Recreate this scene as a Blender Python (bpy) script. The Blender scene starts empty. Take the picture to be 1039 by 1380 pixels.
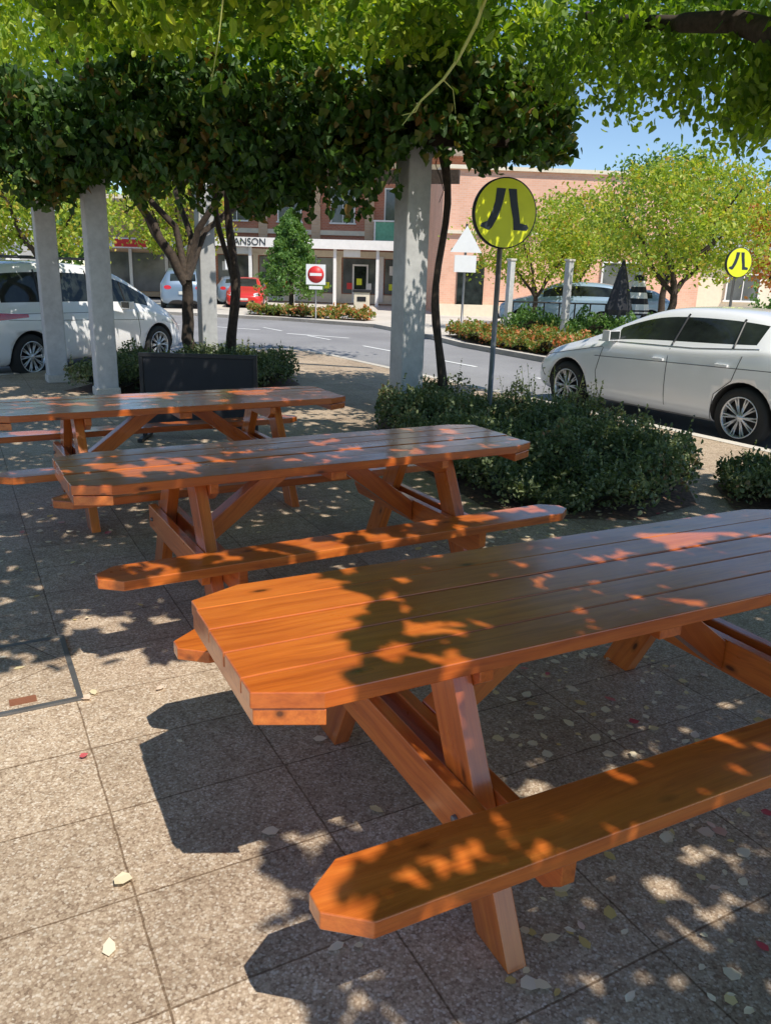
import bpy, math, random
import numpy as np
from mathutils import Matrix, Vector
from mathutils.bvhtree import BVHTree
random.seed(7); rng=np.random.default_rng(11)
scene=bpy.context.scene
R=math.radians

# ------------------------------------------------------------------ materials
def newmat(name):
    m=bpy.data.materials.new(name); m.use_nodes=True
    nt=m.node_tree; b=nt.nodes['Principled BSDF']
    return m,nt,b
def nd(nt,t,**kw):
    n=nt.nodes.new(t)
    for k,v in kw.items(): setattr(n,k,v)
    return n
def ramp(nt,src,stops,interp='LINEAR'):
    r=nd(nt,'ShaderNodeValToRGB'); r.color_ramp.interpolation=interp
    e=r.color_ramp.elements
    while len(e)<len(stops): e.new(0.5)
    for el,(p,c) in zip(e,stops):
        el.position=p; el.color=(c[0],c[1],c[2],1) if hasattr(c,'__len__') else (c,c,c,1)
    nt.links.new(src,r.inputs[0]); return r.outputs[0]
def mixc(nt,fac,a,b,mode='MIX'):
    m=nd(nt,'ShaderNodeMixRGB',blend_type=mode)
    for i,v in ((0,fac),(1,a),(2,b)):
        if hasattr(v,'is_linked'): nt.links.new(v,m.inputs[i])
        elif i==0: m.inputs[0].default_value=v
        else: m.inputs[i].default_value=(v[0],v[1],v[2],1)
    return m.outputs[0]
def noise(nt,vec,scale,detail=4,rough=.55):
    n=nd(nt,'ShaderNodeTexNoise'); n.inputs['Scale'].default_value=scale
    n.inputs['Detail'].default_value=detail; n.inputs['Roughness'].default_value=rough
    if vec: nt.links.new(vec,n.inputs['Vector'])
    return n.outputs['Fac']
def coords(nt,kind='Object'):
    return nd(nt,'ShaderNodeTexCoord').outputs[kind]
def mapping(nt,vec,scale=(1,1,1),rot=(0,0,0),loc=(0,0,0)):
    m=nd(nt,'ShaderNodeMapping'); nt.links.new(vec,m.inputs[0])
    m.inputs['Scale'].default_value=scale; m.inputs['Rotation'].default_value=rot; m.inputs['Location'].default_value=loc
    return m.outputs[0]
def bump(nt,b,h,strength,dist=.01):
    n=nd(nt,'ShaderNodeBump'); n.inputs['Strength'].default_value=strength; n.inputs['Distance'].default_value=dist
    nt.links.new(h,n.inputs['Height']); nt.links.new(n.outputs[0],b.inputs['Normal'])
def plain(name,col,rough=.6,metal=0,var=.15,scale=6,coat=0,spec=None):
    m,nt,b=newmat(name)
    n=noise(nt,coords(nt),scale)
    c=ramp(nt,n,[(.3,[x*(1-var) for x in col]),(.7,[min(1,x*(1+var)) for x in col])])
    nt.links.new(c,b.inputs['Base Color']); b.inputs['Roughness'].default_value=rough
    b.inputs['Metallic'].default_value=metal; b.inputs['Coat Weight'].default_value=coat
    b.inputs['Coat Roughness'].default_value=.05
    if spec is not None: b.inputs['Specular IOR Level'].default_value=spec
    return m
def leafmat(name,stops,trans=.4,rough=.45):
    m,nt,b=newmat(name)
    g=nd(nt,'ShaderNodeNewGeometry')
    n=noise(nt,coords(nt),1.3,2)
    add=nd(nt,'ShaderNodeMath',operation='ADD'); nt.links.new(g.outputs['Random Per Island'],add.inputs[0]); nt.links.new(n,add.inputs[1])
    sc=nd(nt,'ShaderNodeMath',operation='MULTIPLY'); nt.links.new(add.outputs[0],sc.inputs[0]); sc.inputs[1].default_value=.62
    c=ramp(nt,sc.outputs[0],stops)
    nt.links.new(c,b.inputs['Base Color']); b.inputs['Roughness'].default_value=rough
    t=nd(nt,'ShaderNodeBsdfTranslucent')
    tc=mixc(nt,1.0,c,(1.6,1.6,.5),'MULTIPLY'); nt.links.new(tc,t.inputs[0])
    mx=nd(nt,'ShaderNodeMixShader'); mx.inputs[0].default_value=trans
    nt.links.new(b.outputs[0],mx.inputs[1]); nt.links.new(t.outputs[0],mx.inputs[2])
    nt.links.new(mx.outputs[0],nt.nodes['Material Output'].inputs[0])
    return m

# wood
def make_wood():
    m,nt,b=newmat('stained_timber')
    at=nd(nt,'ShaderNodeAttribute'); at.attribute_name='gc'; v=at.outputs['Vector']
    g=nd(nt,'ShaderNodeNewGeometry')
    warp=noise(nt,mapping(nt,v,(1.6,4,4)),1.0,2)
    wv=nd(nt,'ShaderNodeVectorMath',operation='SCALE'); cx=nd(nt,'ShaderNodeCombineXYZ')
    nt.links.new(warp,cx.inputs[1]); nt.links.new(warp,cx.inputs[2]); nt.links.new(cx.outputs[0],wv.inputs[0]); wv.inputs['Scale'].default_value=.10
    va=nd(nt,'ShaderNodeVectorMath',operation='ADD'); nt.links.new(v,va.inputs[0]); nt.links.new(wv.outputs[0],va.inputs[1])
    vv=va.outputs[0]
    grain=noise(nt,mapping(nt,vv,(1.0,34,34)),1.0,5,.62)
    fine=noise(nt,mapping(nt,vv,(6,190,190)),1.0,3,.6)
    big=noise(nt,mapping(nt,v,(2.2,5,5)),1.0,4,.6)
    c=ramp(nt,grain,[(.25,(.47,.100,.016)),(.5,(.70,.180,.026)),(.78,(.82,.255,.040))])
    c=mixc(nt,.22,c,ramp(nt,fine,[(.35,(.5,.45,.42)),(.65,(1,1,1))]),'MULTIPLY')
    c=mixc(nt,.5,c,ramp(nt,big,[(.3,(.66,.52,.46)),(.55,(1,1,1)),(.75,(1.1,1.1,1.1))]),'MULTIPLY')
    c=mixc(nt,1.0,c,ramp(nt,g.outputs['Random Per Island'],[(0,(.80,.68,.64)),(1,(1.08,1.12,1.2))]),'MULTIPLY')
    vo=nd(nt,'ShaderNodeTexVoronoi'); vo.inputs['Scale'].default_value=1; nt.links.new(mapping(nt,v,(3.4,8.5,8.5)),vo.inputs['Vector'])
    kn=ramp(nt,vo.outputs['Distance'],[(.05,.95),(.09,.4),(.16,0.0)])
    c=mixc(nt,kn,c,(.09,.02,.005))
    nt.links.new(c,b.inputs['Base Color'])
    nt.links.new(ramp(nt,big,[(.3,.42),(.7,.26)]),b.inputs['Roughness'])
    b.inputs['Coat Weight'].default_value=1.0
    nt.links.new(ramp(nt,noise(nt,mapping(nt,v,(3,9,9)),1.0,4,.6),[(.3,.24),(.7,.10)]),b.inputs['Coat Roughness'])
    bump(nt,b,grain,.18,.003)
    return m
WOOD=make_wood()

PAVROT=R(28.6)
def make_pave():
    m,nt,b=newmat('exposed_aggregate_paving')
    co=coords(nt)
    vo=nd(nt,'ShaderNodeTexVoronoi'); vo.inputs['Scale'].default_value=140; nt.links.new(co,vo.inputs['Vector'])
    sep=nd(nt,'ShaderNodeSeparateColor'); nt.links.new(vo.outputs['Color'],sep.inputs[0])
    c=ramp(nt,sep.outputs[0],[(0,(.24,.155,.10)),(.2,(.48,.355,.25)),(.55,(.65,.515,.375)),(.8,(.77,.64,.49)),(.95,(.92,.83,.70))])
    c=mixc(nt,.28,c,(.64,.51,.37))
    edge=ramp(nt,vo.outputs['Distance'],[(.35,(1,1,1)),(.8,(.70,.67,.64))])
    c=mixc(nt,.75,c,edge,'MULTIPLY')
    n=noise(nt,co,1.1,6,.68)
    c=mixc(nt,.8,c,ramp(nt,n,[(.3,(.60,.55,.50)),(.5,(.95,.93,.91)),(.75,(1.1,1.08,1.05))]),'MULTIPLY')
    n2=noise(nt,co,16,4,.7)
    c=mixc(nt,.6,c,ramp(nt,n2,[(.35,(.66,.63,.60)),(.6,(1,1,1))]),'MULTIPLY')
    br=nd(nt,'ShaderNodeTexBrick',offset=0.0,squash=1.0)
    wob=nd(nt,'ShaderNodeVectorMath',operation='SCALE'); wn=nd(nt,'ShaderNodeTexNoise'); wn.inputs['Scale'].default_value=9; nt.links.new(co,wn.inputs['Vector'])
    nt.links.new(wn.outputs['Color'],wob.inputs[0]); wob.inputs['Scale'].default_value=.008
    ad=nd(nt,'ShaderNodeVectorMath',operation='ADD'); nt.links.new(mapping(nt,co,(1,1,1),(0,0,-PAVROT),(-.28,.09,0)),ad.inputs[0]); nt.links.new(wob.outputs[0],ad.inputs[1])
    nt.links.new(ad.outputs[0],br.inputs['Vector'])
    br.inputs['Scale'].default_value=1; br.inputs['Brick Width'].default_value=.6; br.inputs['Row Height'].default_value=.4
    br.inputs['Mortar Size'].default_value=.0042; br.inputs['Mortar Smooth'].default_value=.5
    br.inputs['Color1'].default_value=(1,1,1,1); br.inputs['Color2'].default_value=(.80,.79,.78,1); br.inputs['Mortar'].default_value=(.42,.37,.32,1)
    c=mixc(nt,1.0,c,br.outputs['Color'],'MULTIPLY')
    nt.links.new(c,b.inputs['Base Color']); b.inputs['Roughness'].default_value=.7
    mm=nd(nt,'ShaderNodeMath',operation='MULTIPLY_ADD'); nt.links.new(br.outputs['Fac'],mm.inputs[0]); mm.inputs[1].default_value=-3; nt.links.new(sep.outputs[1],mm.inputs[2])
    bump(nt,b,mm.outputs[0],.25,.002)
    return m
PAVE=make_pave()
def make_speckle(name,base,scale,amt,rough=.85,stain=.3):
    m,nt,b=newmat(name); co=coords(nt)
    n=noise(nt,co,scale,3,.7); n2=noise(nt,co,.35,5,.6)
    c=ramp(nt,n,[(.3,[x*(1-amt) for x in base]),(.7,[x*(1+amt) for x in base])])
    c=mixc(nt,stain*2,c,ramp(nt,n2,[(.35,(.75,.75,.75)),(.65,(1.15,1.15,1.15))]),'MULTIPLY')
    nt.links.new(c,b.inputs['Base Color']); b.inputs['Roughness'].default_value=rough
    bump(nt,b,n,.3,.004); return m
ASPH=make_speckle('asphalt',(.28,.275,.28),60,.35)
CONC=make_speckle('concrete',(.62,.57,.50),40,.12)
SOIL=make_speckle('mulch',(.20,.12,.08),25,.6)
GRASS=make_speckle('grass_ground',(.12,.15,.045),8,.4)
POSTM=make_speckle('painted_post',(.54,.54,.53),9,.12,.6,.35)
BARK=make_speckle('bark',(.060,.042,.030),18,.5)
LINE=make_speckle('road_paint',(.8,.8,.78),30,.1)
def brickmat(name,c1,c2,mort,s=1.0):
    m,nt,b=newmat(name); co=coords(nt)
    sx=nd(nt,'ShaderNodeSeparateXYZ'); nt.links.new(co,sx.inputs[0])
    ad=nd(nt,'ShaderNodeMath',operation='ADD'); nt.links.new(sx.outputs[0],ad.inputs[0]); nt.links.new(sx.outputs[1],ad.inputs[1])
    cx=nd(nt,'ShaderNodeCombineXYZ'); nt.links.new(ad.outputs[0],cx.inputs[0]); nt.links.new(sx.outputs[2],cx.inputs[1])
    br=nd(nt,'ShaderNodeTexBrick'); nt.links.new(cx.outputs[0],br.inputs['Vector'])
    br.inputs['Scale'].default_value=s; br.inputs['Brick Width'].default_value=.24; br.inputs['Row Height'].default_value=.086; br.inputs['Mortar Size'].default_value=.008
    br.inputs['Color1'].default_value=(*c1,1); br.inputs['Color2'].default_value=(*c2,1); br.inputs['Mortar'].default_value=(*mort,1)
    n=noise(nt,co,.8,4)
    c=mixc(nt,.6,br.outputs['Color'],ramp(nt,n,[(.3,(.8,.78,.76)),(.7,(1.1,1.1,1.1))]),'MULTIPLY')
    nt.links.new(c,b.inputs['Base Color']); b.inputs['Roughness'].default_value=.85; return m
BRICKP=brickmat('pale_red_brick',(.78,.42,.29),(.84,.49,.35),(.78,.56,.45))
BRICKR=brickmat('dark_red_brick',(.50,.18,.11),(.58,.22,.13),(.52,.36,.28))
BRICKT=brickmat('tan_brick',(.62,.41,.26),(.68,.48,.31),(.6,.48,.38))
WHITE=plain('white_render',(.84,.83,.81),.6,var=.05)
CREAM=plain('cream_render',(.78,.69,.54),.7,var=.06)
GLASSD=plain('dark_glass',(.022,.028,.026),.04,var=.7,scale=2.6,spec=.4)
WINB=plain('shop_glass',(.10,.11,.115),.08,var=.6,scale=.8,spec=.7)
ROOFG=plain('grey_roof',(.40,.41,.42),.5)
GREENP=plain('green_panel',(.14,.40,.26),.5)
BLACK=plain('black_plastic',(.018,.018,.02),.45)
BLACKF=plain('black_fabric',(.022,.023,.028),.7)
RUBBER=plain('tyre_rubber',(.022,.022,.022),.8)
ALLOY=plain('alloy',(.72,.72,.73),.28,metal=.6)
CHROME=plain('chrome_trim',(.7,.7,.7),.15,metal=1)
CARW=plain('white_car_paint',(.90,.90,.91),.25,var=.01,coat=.8)
CARB=plain('blue_car_paint',(.30,.42,.56),.3,var=.02,coat=.8,metal=.2)
CARG=plain('grey_car_paint',(.17,.24,.33),.3,var=.02,coat=.8,metal=.2)
CARR=plain('red_car_paint',(.6,.03,.02),.3,var=.02,coat=.8)
TAIL=plain('tail_lamp',(.55,.015,.015),.15,coat=1)
HEADL=plain('head_lamp',(.6,.62,.64),.1,coat=1)
PLATE=plain('plate',(.6,.6,.55),.4)
YEL=plain('sign_yellow',(.80,.84,.02),.45,var=.05)
SYM=plain('sign_symbol',(.02,.03,.045),.5)
REDP=plain('sign_red',(.65,.03,.03),.45)
WPAINT=plain('sign_white',(.82,.82,.81),.45,var=.03)
STEEL=plain('galvanised_steel',(.20,.20,.20),.45,metal=.6)
RUST=plain('rusty_plate',(.26,.10,.05),.8)
ORANGE=plain('orange_sign',(.8,.2,.04),.5)

L_VINE=leafmat('vine_leaves',[(.1,(.018,.045,.010)),(.45,(.033,.085,.016)),(.8,(.085,.17,.022)),(.97,(.22,.12,.03))],.3,.55)
L_TREE=leafmat('tree_leaves',[(.1,(.045,.10,.016)),(.5,(.12,.22,.026)),(.9,(.28,.40,.045))],.5)
L_LIME=leafmat('lime_leaves',[(.1,(.07,.15,.018)),(.45,(.20,.32,.03)),(.9,(.52,.60,.08))],.5)
L_YEL=leafmat('yellow_green_leaves',[(.1,(.10,.18,.025)),(.5,(.26,.37,.045)),(.8,(.50,.54,.09)),(.98,(.56,.33,.09))],.45)
L_GRN=leafmat('green_leaves',[(.1,(.05,.12,.03)),(.5,(.10,.21,.045)),(.9,(.18,.30,.07))],.3)
L_SHR=leafmat('shrub_leaves',[(.1,(.050,.070,.028)),(.5,(.11,.15,.06)),(.88,(.26,.30,.15)),(.98,(.25,.16,.09))],.25)
L_FLOW=leafmat('flower_bed_leaves',[(.1,(.07,.13,.03)),(.55,(.20,.28,.05)),(.72,(.34,.27,.08)),(.85,(.58,.26,.09)),(.95,(.65,.18,.08))],.3)
L_RED=leafmat('red_leaves',[(.1,(.28,.24,.05)),(.5,(.50,.26,.09)),(.9,(.60,.20,.12))],.4)
L_FALL=leafmat('fallen_leaves',[(.1,(.40,.22,.09)),(.35,(.72,.55,.20)),(.55,(.85,.74,.50)),(.86,(.85,.75,.58)),(.93,(.60,.08,.10))],.1,.6)
CORE=plain('shrub_dark_core',(.035,.035,.02),.9,var=.5,scale=20)  # dark colour for the filler core inside the planting

# ------------------------------------------------------------------ mesh builder
class MB:
    def __init__(s): s.V=[];s.F=[];s.MI=[];s.G=[];s.mats=[];s.S=[]
    def mi(s,m):
        if m not in s.mats: s.mats.append(m)
        return s.mats.index(m)
    def add(s,vs,fs,mat,M=None,grain=None,smooth=False):
        o=len(s.V); k=s.mi(mat)
        for i,v in enumerate(vs):
            v=Vector(v); s.G.append(tuple(grain[i]) if grain else tuple(v))
            s.V.append(tuple(M@v) if M else tuple(v))
        for f in fs: s.F.append([o+i for i in f]); s.MI.append(k); s.S.append(smooth)
    def box(s,c,d,mat,rz=0,M=None):
        x,y,z=[a/2 for a in d]
        vs=[(-x,-y,-z),(x,-y,-z),(x,y,-z),(-x,y,-z),(-x,-y,z),(x,-y,z),(x,y,z),(-x,y,z)]
        fs=[(0,3,2,1),(4,5,6,7),(0,1,5,4),(1,2,6,5),(2,3,7,6),(3,0,4,7)]
        T=Matrix.Translation(c)@Matrix.Rotation(rz,4,'Z')
        if M: T=M@T
        s.add(vs,fs,mat,T)
    def prism(s,poly,z0,z1,mat,M=None,gang=None):
        n=len(poly); vs=[(p[0],p[1],z0) for p in poly]+[(p[0],p[1],z1) for p in poly]
        fs=[tuple(range(n-1,-1,-1)),tuple(range(n,2*n))]+[(i,(i+1)%n,n+(i+1)%n,n+i) for i in range(n)]
        gr=None
        if gang is not None:
            o=Vector((random.uniform(0,50),random.uniform(0,50),random.uniform(0,50)))
            ca,sa=math.cos(gang),math.sin(gang)
            gr=[(v[0]*ca+v[1]*sa+o.x,-v[0]*sa+v[1]*ca+o.y,v[2]+o.z) for v in vs]
        s.add(vs,fs,mat,M,gr)
    def tube(s,pts,rad,mat,n=8,M=None,cap=True):
        pts=[Vector(p) for p in pts]
        if not hasattr(rad,'__len__'): rad=[rad]*len(pts)
        vs=[];fs=[]
        for i,p in enumerate(pts):
            t=(pts[min(i+1,len(pts)-1)]-pts[max(i-1,0)]).normalized()
            a=t.cross(Vector((.13,.97,.2))); 
            if a.length<.1: a=t.cross(Vector((1,0,0)))
            a.normalize(); b=t.cross(a)
            for k in range(n):
                an=2*math.pi*k/n; vs.append(p+rad[i]*(math.cos(an)*a+math.sin(an)*b))
        for i in range(len(pts)-1):
            for k in range(n): fs.append((i*n+k,i*n+(k+1)%n,(i+1)*n+(k+1)%n,(i+1)*n+k))
        if cap: fs.append(tuple(range(n))); fs.append(tuple((len(pts)-1)*n+k for k in range(n-1,-1,-1)))
        s.add(vs,fs,mat,M,None,True)
    def lathe(s,prof,mat,M=None,n=32):   # prof (r,y) about Y axis
        vs=[];fs=[]
        for r,y in prof:
            for k in range(n):
                a=2*math.pi*k/n; vs.append((r*math.cos(a),y,r*math.sin(a)))
        for i in range(len(prof)-1):
            for k in range(n): fs.append((i*n+k,i*n+(k+1)%n,(i+1)*n+(k+1)%n,(i+1)*n+k))
        s.add(vs,fs,mat,M,None,True)
    def build(s,name,loc=(0,0,0),rz=0,bevel=0,parent=None,seg=2):
        me=bpy.data.meshes.new(name); me.from_pydata(s.V,[],s.F); 
        for m in s.mats: me.materials.append(m)
        me.polygons.foreach_set('material_index',s.MI); me.polygons.foreach_set('use_smooth',s.S)
        a=me.attributes.new('gc','FLOAT_VECTOR','POINT'); a.data.foreach_set('vector',[c for g in s.G for c in g])
        me.update(); ob=bpy.data.objects.new(name,me); scene.collection.objects.link(ob)
        ob.location=loc; ob.rotation_euler=(0,0,rz)
        if bevel:
            bm=ob.modifiers.new('bevel','BEVEL'); bm.width=bevel; bm.segments=seg; bm.limit_method='ANGLE'; bm.angle_limit=R(35)
        if parent: ob.parent=parent
        return ob
def empty(name,loc=(0,0,0),rz=0):
    e=bpy.data.objects.new(name,None); scene.collection.objects.link(e); e.location=loc; e.rotation_euler=(0,0,rz); return e
def unit(a): return a/np.maximum(np.linalg.norm(a,axis=1,keepdims=True),1e-9)
TM=np.array([(0,0,0),(.30,.28,.07),(.25,.70,.06),(0,1.05,-.08),(-.25,.70,.06),(-.30,.28,.07)])
TV=np.array([(0,0,0),(.44,.05,.08),(.34,.60,.04),(0,1.05,-.12),(-.34,.60,.04),(-.44,.05,.08)])
def leaves(name,P,size,mat,droop=.3,up=.8,tm=TM,parent=None):
    P=np.asarray(P,float); N=len(P)
    size=np.asarray(size)*np.ones(N)*rng.uniform(.6,1.25,N)
    d=rng.normal(size=(N,3)); d=unit(d); d[:,2]-=droop; d=unit(d)
    n=unit(rng.normal(size=(N,3))); n[:,2]+=up; n-= (n*d).sum(1,keepdims=True)*d; n=unit(n)
    s=np.cross(d,n)
    tm=tm-np.array([0,.5,0])
    v=P[:,None,:]+size[:,None,None]*(tm[None,:,0,None]*s[:,None,:]+tm[None,:,1,None]*d[:,None,:]+tm[None,:,2,None]*n[:,None,:])
    V=v.reshape(-1,3); b=(np.arange(N)*6)[:,None]
    F=np.concatenate([b+np.array([0,1,2,3]),b+np.array([0,3,4,5])],0)
    me=bpy.data.meshes.new(name); me.from_pydata(V.tolist(),[],F.tolist()); me.materials.append(mat); me.update()
    ob=bpy.data.objects.new(name,me); scene.collection.objects.link(ob)
    if parent: ob.parent=parent
    return ob
def crown(c,r,nclump,nper,spread=.35,shell=.55):
    d=unit(rng.normal(size=(nclump,3))); rad=rng.uniform(shell**3,1,nclump)**(1/3)
    cc=np.array(c)+d*rad[:,None]*np.array(r)
    sz=rng.uniform(.5,1.3,nclump)
    P=(cc[:,None,:]+rng.normal(size=(nclump,nper,3))*spread*sz[:,None,None]*np.array([1,1,.7])).reshape(-1,3)
    return P
def limb(p0,p1,r0,r1,n=6,wob=.08):
    p0=Vector(p0);p1=Vector(p1); pts=[];rs=[]
    L=(p1-p0).length
    for i in range(n+1):
        t=i/n; w=wob*L*math.sin(math.pi*t)
        pts.append(p0.lerp(p1,t)+Vector((random.uniform(-w,w),random.uniform(-w,w),random.uniform(-w,w)*.4))); rs.append(r0+(r1-r0)*t)
    return pts,rs

# ------------------------------------------------------------------ ground, roads, pavements
def sheet(name,poly,z,mat):
    me=bpy.data.meshes.new(name); me.from_pydata([(p[0],p[1],z) for p in poly],[],[tuple(range(len(poly)))]); me.materials.append(mat)
    ob=bpy.data.objects.new(name,me); scene.collection.objects.link(ob); return ob
def slab(name,poly,z0,z1,mat):
    b=MB(); b.prism(poly,z0,z1,mat); return b.build(name)
def kerb(name,path,w,z0,z1,mat):
    b=MB(); pts=[Vector((p[0],p[1],0)) for p in path]
    vs=[];fs=[]
    for i,p in enumerate(pts):
        t=(pts[min(i+1,len(pts)-1)]-pts[max(i-1,0)]).normalized(); n=Vector((-t.y,t.x,0))
        for a,z in ((0,z0),(0,z1),(w,z1),(w,z0)): vs.append((p.x+n.x*a,p.y+n.y*a,z))
    for i in range(len(pts)-1):
        for k in range(4): fs.append((i*4+k,i*4+(k+1)%4,i*4+4+(k+1)%4,i*4+4+k))
    b.add(vs,fs,mat); return b.build(name)
sheet('ground',[(-600,-300),(600,-300),(600,900),(-600,900)],-.14,GRASS)
sheet('road',[(-120,-40),(60,-40),(60,70),(-120,70)],-.12,ASPH)
nose=[(-1.3,17.39),(-1.75,18.0),(-2.25,18.3),(-2.8,18.25),(-3.2,17.9)]
edge=[(13.2,-6.4)]+nose+[(-17.1,-6.8)]
slab('pavement',edge+[(-17.1,-14),(13.2,-14)],-.119,0,PAVE)
kerb('kerb',edge[::-1],-.16,-.118,.006,CONC)
far=[(14.5,-4),(8.5,8.2),(3.6,18.0),(1.9,21.6),(.9,25.0),(-.6,28.6),(-4.2,31.0),(-12,33.5)]
slab('pavement.001',far+[(-12,60),(60,60),(60,-4)],-.119,.0,CONC)
kerb('kerb.001',far,-.16,-.118,.006,CONC)
b=MB()
def dash(x,y,L,w,ang): b.box((x,y,-.114),(L,w,.003),LINE,ang)
for k in range(5): dash(3.2-.52*3.4*k,14.6+.854*3.4*k,1.5,.10,R(121))
dash(-2.2,24,2.2,.14,R(152)); dash(-5.2,26.2,2.2,.14,R(155)); dash(-8.5,27.5,3,.14,R(160))
b.build('road_markings')
b=MB(); b.box((0,0,.006),(.60,.60,.004),PAVE); 
for sx,sy,dx,dy in ((0,.31,.64,.022),(0,-.31,.64,.022),(.31,0,.022,.598),(-.31,0,.022,.598)): b.box((sx,sy,.007),(dx,dy,.010),STEEL)
b.box((.10,-.24,.009),(.10,.05,.006),RUST); b.box((-.1,.24,.009),(.10,.05,.006),RUST)
b.build('service_pit_cover',(-1.64,2.97,0),R(28.6))

# ------------------------------------------------------------------ picnic tables
def picnic(cx,cy,ang):
    b=MB(); L=2.61;W=.73;H=.76;T=.045;h=L/2; pw=W/5
    for i in range(5):
        y0=-W/2+i*pw+.003; y1=y0+pw-.006; j=random.uniform(-.003,.003); zj=random.uniform(-.002,.002)
        if i==0: poly=[(-h+.16+j,y0),(h-.16+j,y0),(h+j,y0+.07),(h+j,y1),(-h+j,y1),(-h+j,y0+.07)]
        elif i==4: poly=[(-h+j,y0),(h+j,y0),(h+j,y1-.07),(h-.16+j,y1),(-h+.16+j,y1),(-h+j,y1-.07)]
        else: poly=[(-h+j,y0),(h+j,y0),(h+j,y1),(-h+j,y1)]
        b.prism(poly,H-T+zj,H+zj,WOOD,None,0)
    zc1=H-T-.003
    for s in (-1,1):
        x0=s*(h-.006); x1=s*(h-.165)
        poly=[(x0,-W/2+.075),(x0,W/2-.075),(x1,W/2-.004),(x1,-W/2+.004)]
        if s<0: poly=poly[::-1]
        b.prism(poly,zc1-.045,zc1,WOOD,None,math.pi/2)
    b.prism([(-.045,-W/2+.03),(.045,-W/2+.03),(.045,W/2-.03),(-.045,W/2-.03)],zc1-.045,zc1,WOOD,None,math.pi/2)
    for s in (-1,1):
        yc=s*.645; sw=.20; 
        poly=[(-h+.02+.09,yc-sw/2),(h-.11,yc-sw/2),(h-.02,yc-sw/2+.07),(h-.02,yc+sw/2-.07),(h-.11,yc+sw/2),(-h+.11,yc+sw/2),(-h+.02,yc+sw/2-.07),(-h+.02,yc-sw/2+.07)]
        b.prism(poly,.45-.045,.45,WOOD,None,0)
    YZ=Matrix(((0,0,1,0),(1,0,0,0),(0,1,0,0),(0,0,0,1)))
    XZ=Matrix(((1,0,0,0),(0,0,-1,0),(0,1,0,0),(0,0,0,1)))
    for s in (-1,1):
        xa=s*.72
        b.prism([(-W/2+.03,H-T-.003),(W/2-.03,H-T-.003),(W/2-.03,H-T-.05),(W/2-.09,H-T-.092),(-W/2+.09,H-T-.092),(-W/2+.03,H-T-.05)][::-1],xa-s*.075,xa-s*.031,WOOD,YZ,0)
        for t in (-1,1):
            w=.075
            poly=[(t*.56-w,0),(t*.56+w,0),(t*.20+w,H-T-.004),(t*.20-w,H-T-.004)]
            b.prism(poly,xa-.03,xa+.03,WOOD,YZ,math.atan2(.71,-t*.36))
        b.prism([(-.50,.27),(.50,.27),(.50,.402),(-.50,.402)],xa+s*.032,xa+s*.075,WOOD,YZ,0)
        b.prism([(-.66,.27),(.66,.27),(.72,.32),(.72,.402),(-.72,.402),(-.72,.32)],xa-s*.075,xa-s*.032,WOOD,YZ,0)
        x0=xa-s*.08; x1=xa-s*.50
        poly=[(x0,.28),(x0,.40),(x1+s*.06,H-T-.05),(x1-s*.10,H-T-.05)]
        if s<0: poly=poly[::-1]
        b.prism(poly,-.045,.045,WOOD,XZ,math.atan2(.4,-s*.42))
        for t in (-1,1):
            b.lathe([(0,.012),(.011,.011),(.012,0)],STEEL,Matrix.Translation((xa+s*.076,t*.42,.335))@Matrix.Rotation(-s*math.pi/2,4,'Z'),10)
    b.build('picnic_table',(cx,cy,0),R(ang),bevel=.004)
picnic(.724,2.489,27.3); picnic(-.415,4.271,30.1); picnic(-1.616,5.86,30.7)

# ------------------------------------------------------------------ pergola
pg=empty('pergola')
posts=[(.20,9.8),(-3.86,10.75),(-5.0,11.9),(-3.3,14.5),(1.2,13.3)]
b=MB()
for i,(x,y) in enumerate(posts[:4]):
    w=.31 if i in (0,) else .28
    b.box((x,y,1.55),(w,w,3.1),POSTM,R(30)); b.box((x,y,.06),(w+.04,w+.04,.12),CONC,R(30))
b.build('posts',bevel=.018,parent=pg)
b=MB()
def beam(a,c,z,w,h,ex=.4):
    a=Vector((a[0],a[1],z));c=Vector((c[0],c[1],z)); d=c-a
    b.box((a+c)/2,(d.length+ex,w,h),BARK,math.atan2(d.y,d.x))
beam(posts[0],posts[1],3.2,.10,.2); beam(posts[1],posts[2],3.2,.1,.2); beam(posts[0],(1.1,9.6),3.2,.1,.2); beam(posts[3],(.8,13.4),3.2,.1,.2); beam(posts[2],posts[3],3.2,.1,.2)
for k in range(13):
    x=-5.4+.5*k; b.box((x,12.0-.1*k,3.34),(.05,2.6,.10),BARK,R(5))
b.build('beams',parent=pg)

vn=empty('grape_vine')
b=MB()
def wig(p0,p1,r0,r1,n=14,a=.06):
    pts=[];rs=[]
    for i in range(n+1):
        t=i/n; q=Vector(p0).lerp(Vector(p1),t); q+=Vector((a*math.sin(t*9+p0[0]),a*math.cos(t*7.3),0)); pts.append(q); rs.append((r0+(r1-r0)*t)*random.uniform(.85,1.15))
    b.tube(pts,rs,BARK,8)
wig((.60,9.85,0),(.54,9.8,3.2),.05,.04); wig((.64,9.9,0),(.50,9.8,3.1),.03,.025,a=.08)
wig((-2.55,13,0),(-2.45,12.6,3.2),.09,.06); wig((-2.5,13.05,0),(-2.7,12.8,3.2),.05,.04,a=.1)
for k in range(30):
    x=rng.uniform(-6,.6); y=9.8+rng.uniform(0,2.5)-(x+4)*.12
    wig((x,y,3.3),(x+rng.uniform(-.3,.3),y-rng.uniform(0,.3),rng.uniform(2.35,2.8)),.008,.004,6,.05)
b.build('vine_stems',parent=vn)
N=52000
x=rng.uniform(-7.2,1.9,N); fy=10.1-(x+4)*.20+.55*np.clip(x-.3,0,1)
dep=rng.beta(1,1.9,N)*3.0
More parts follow.
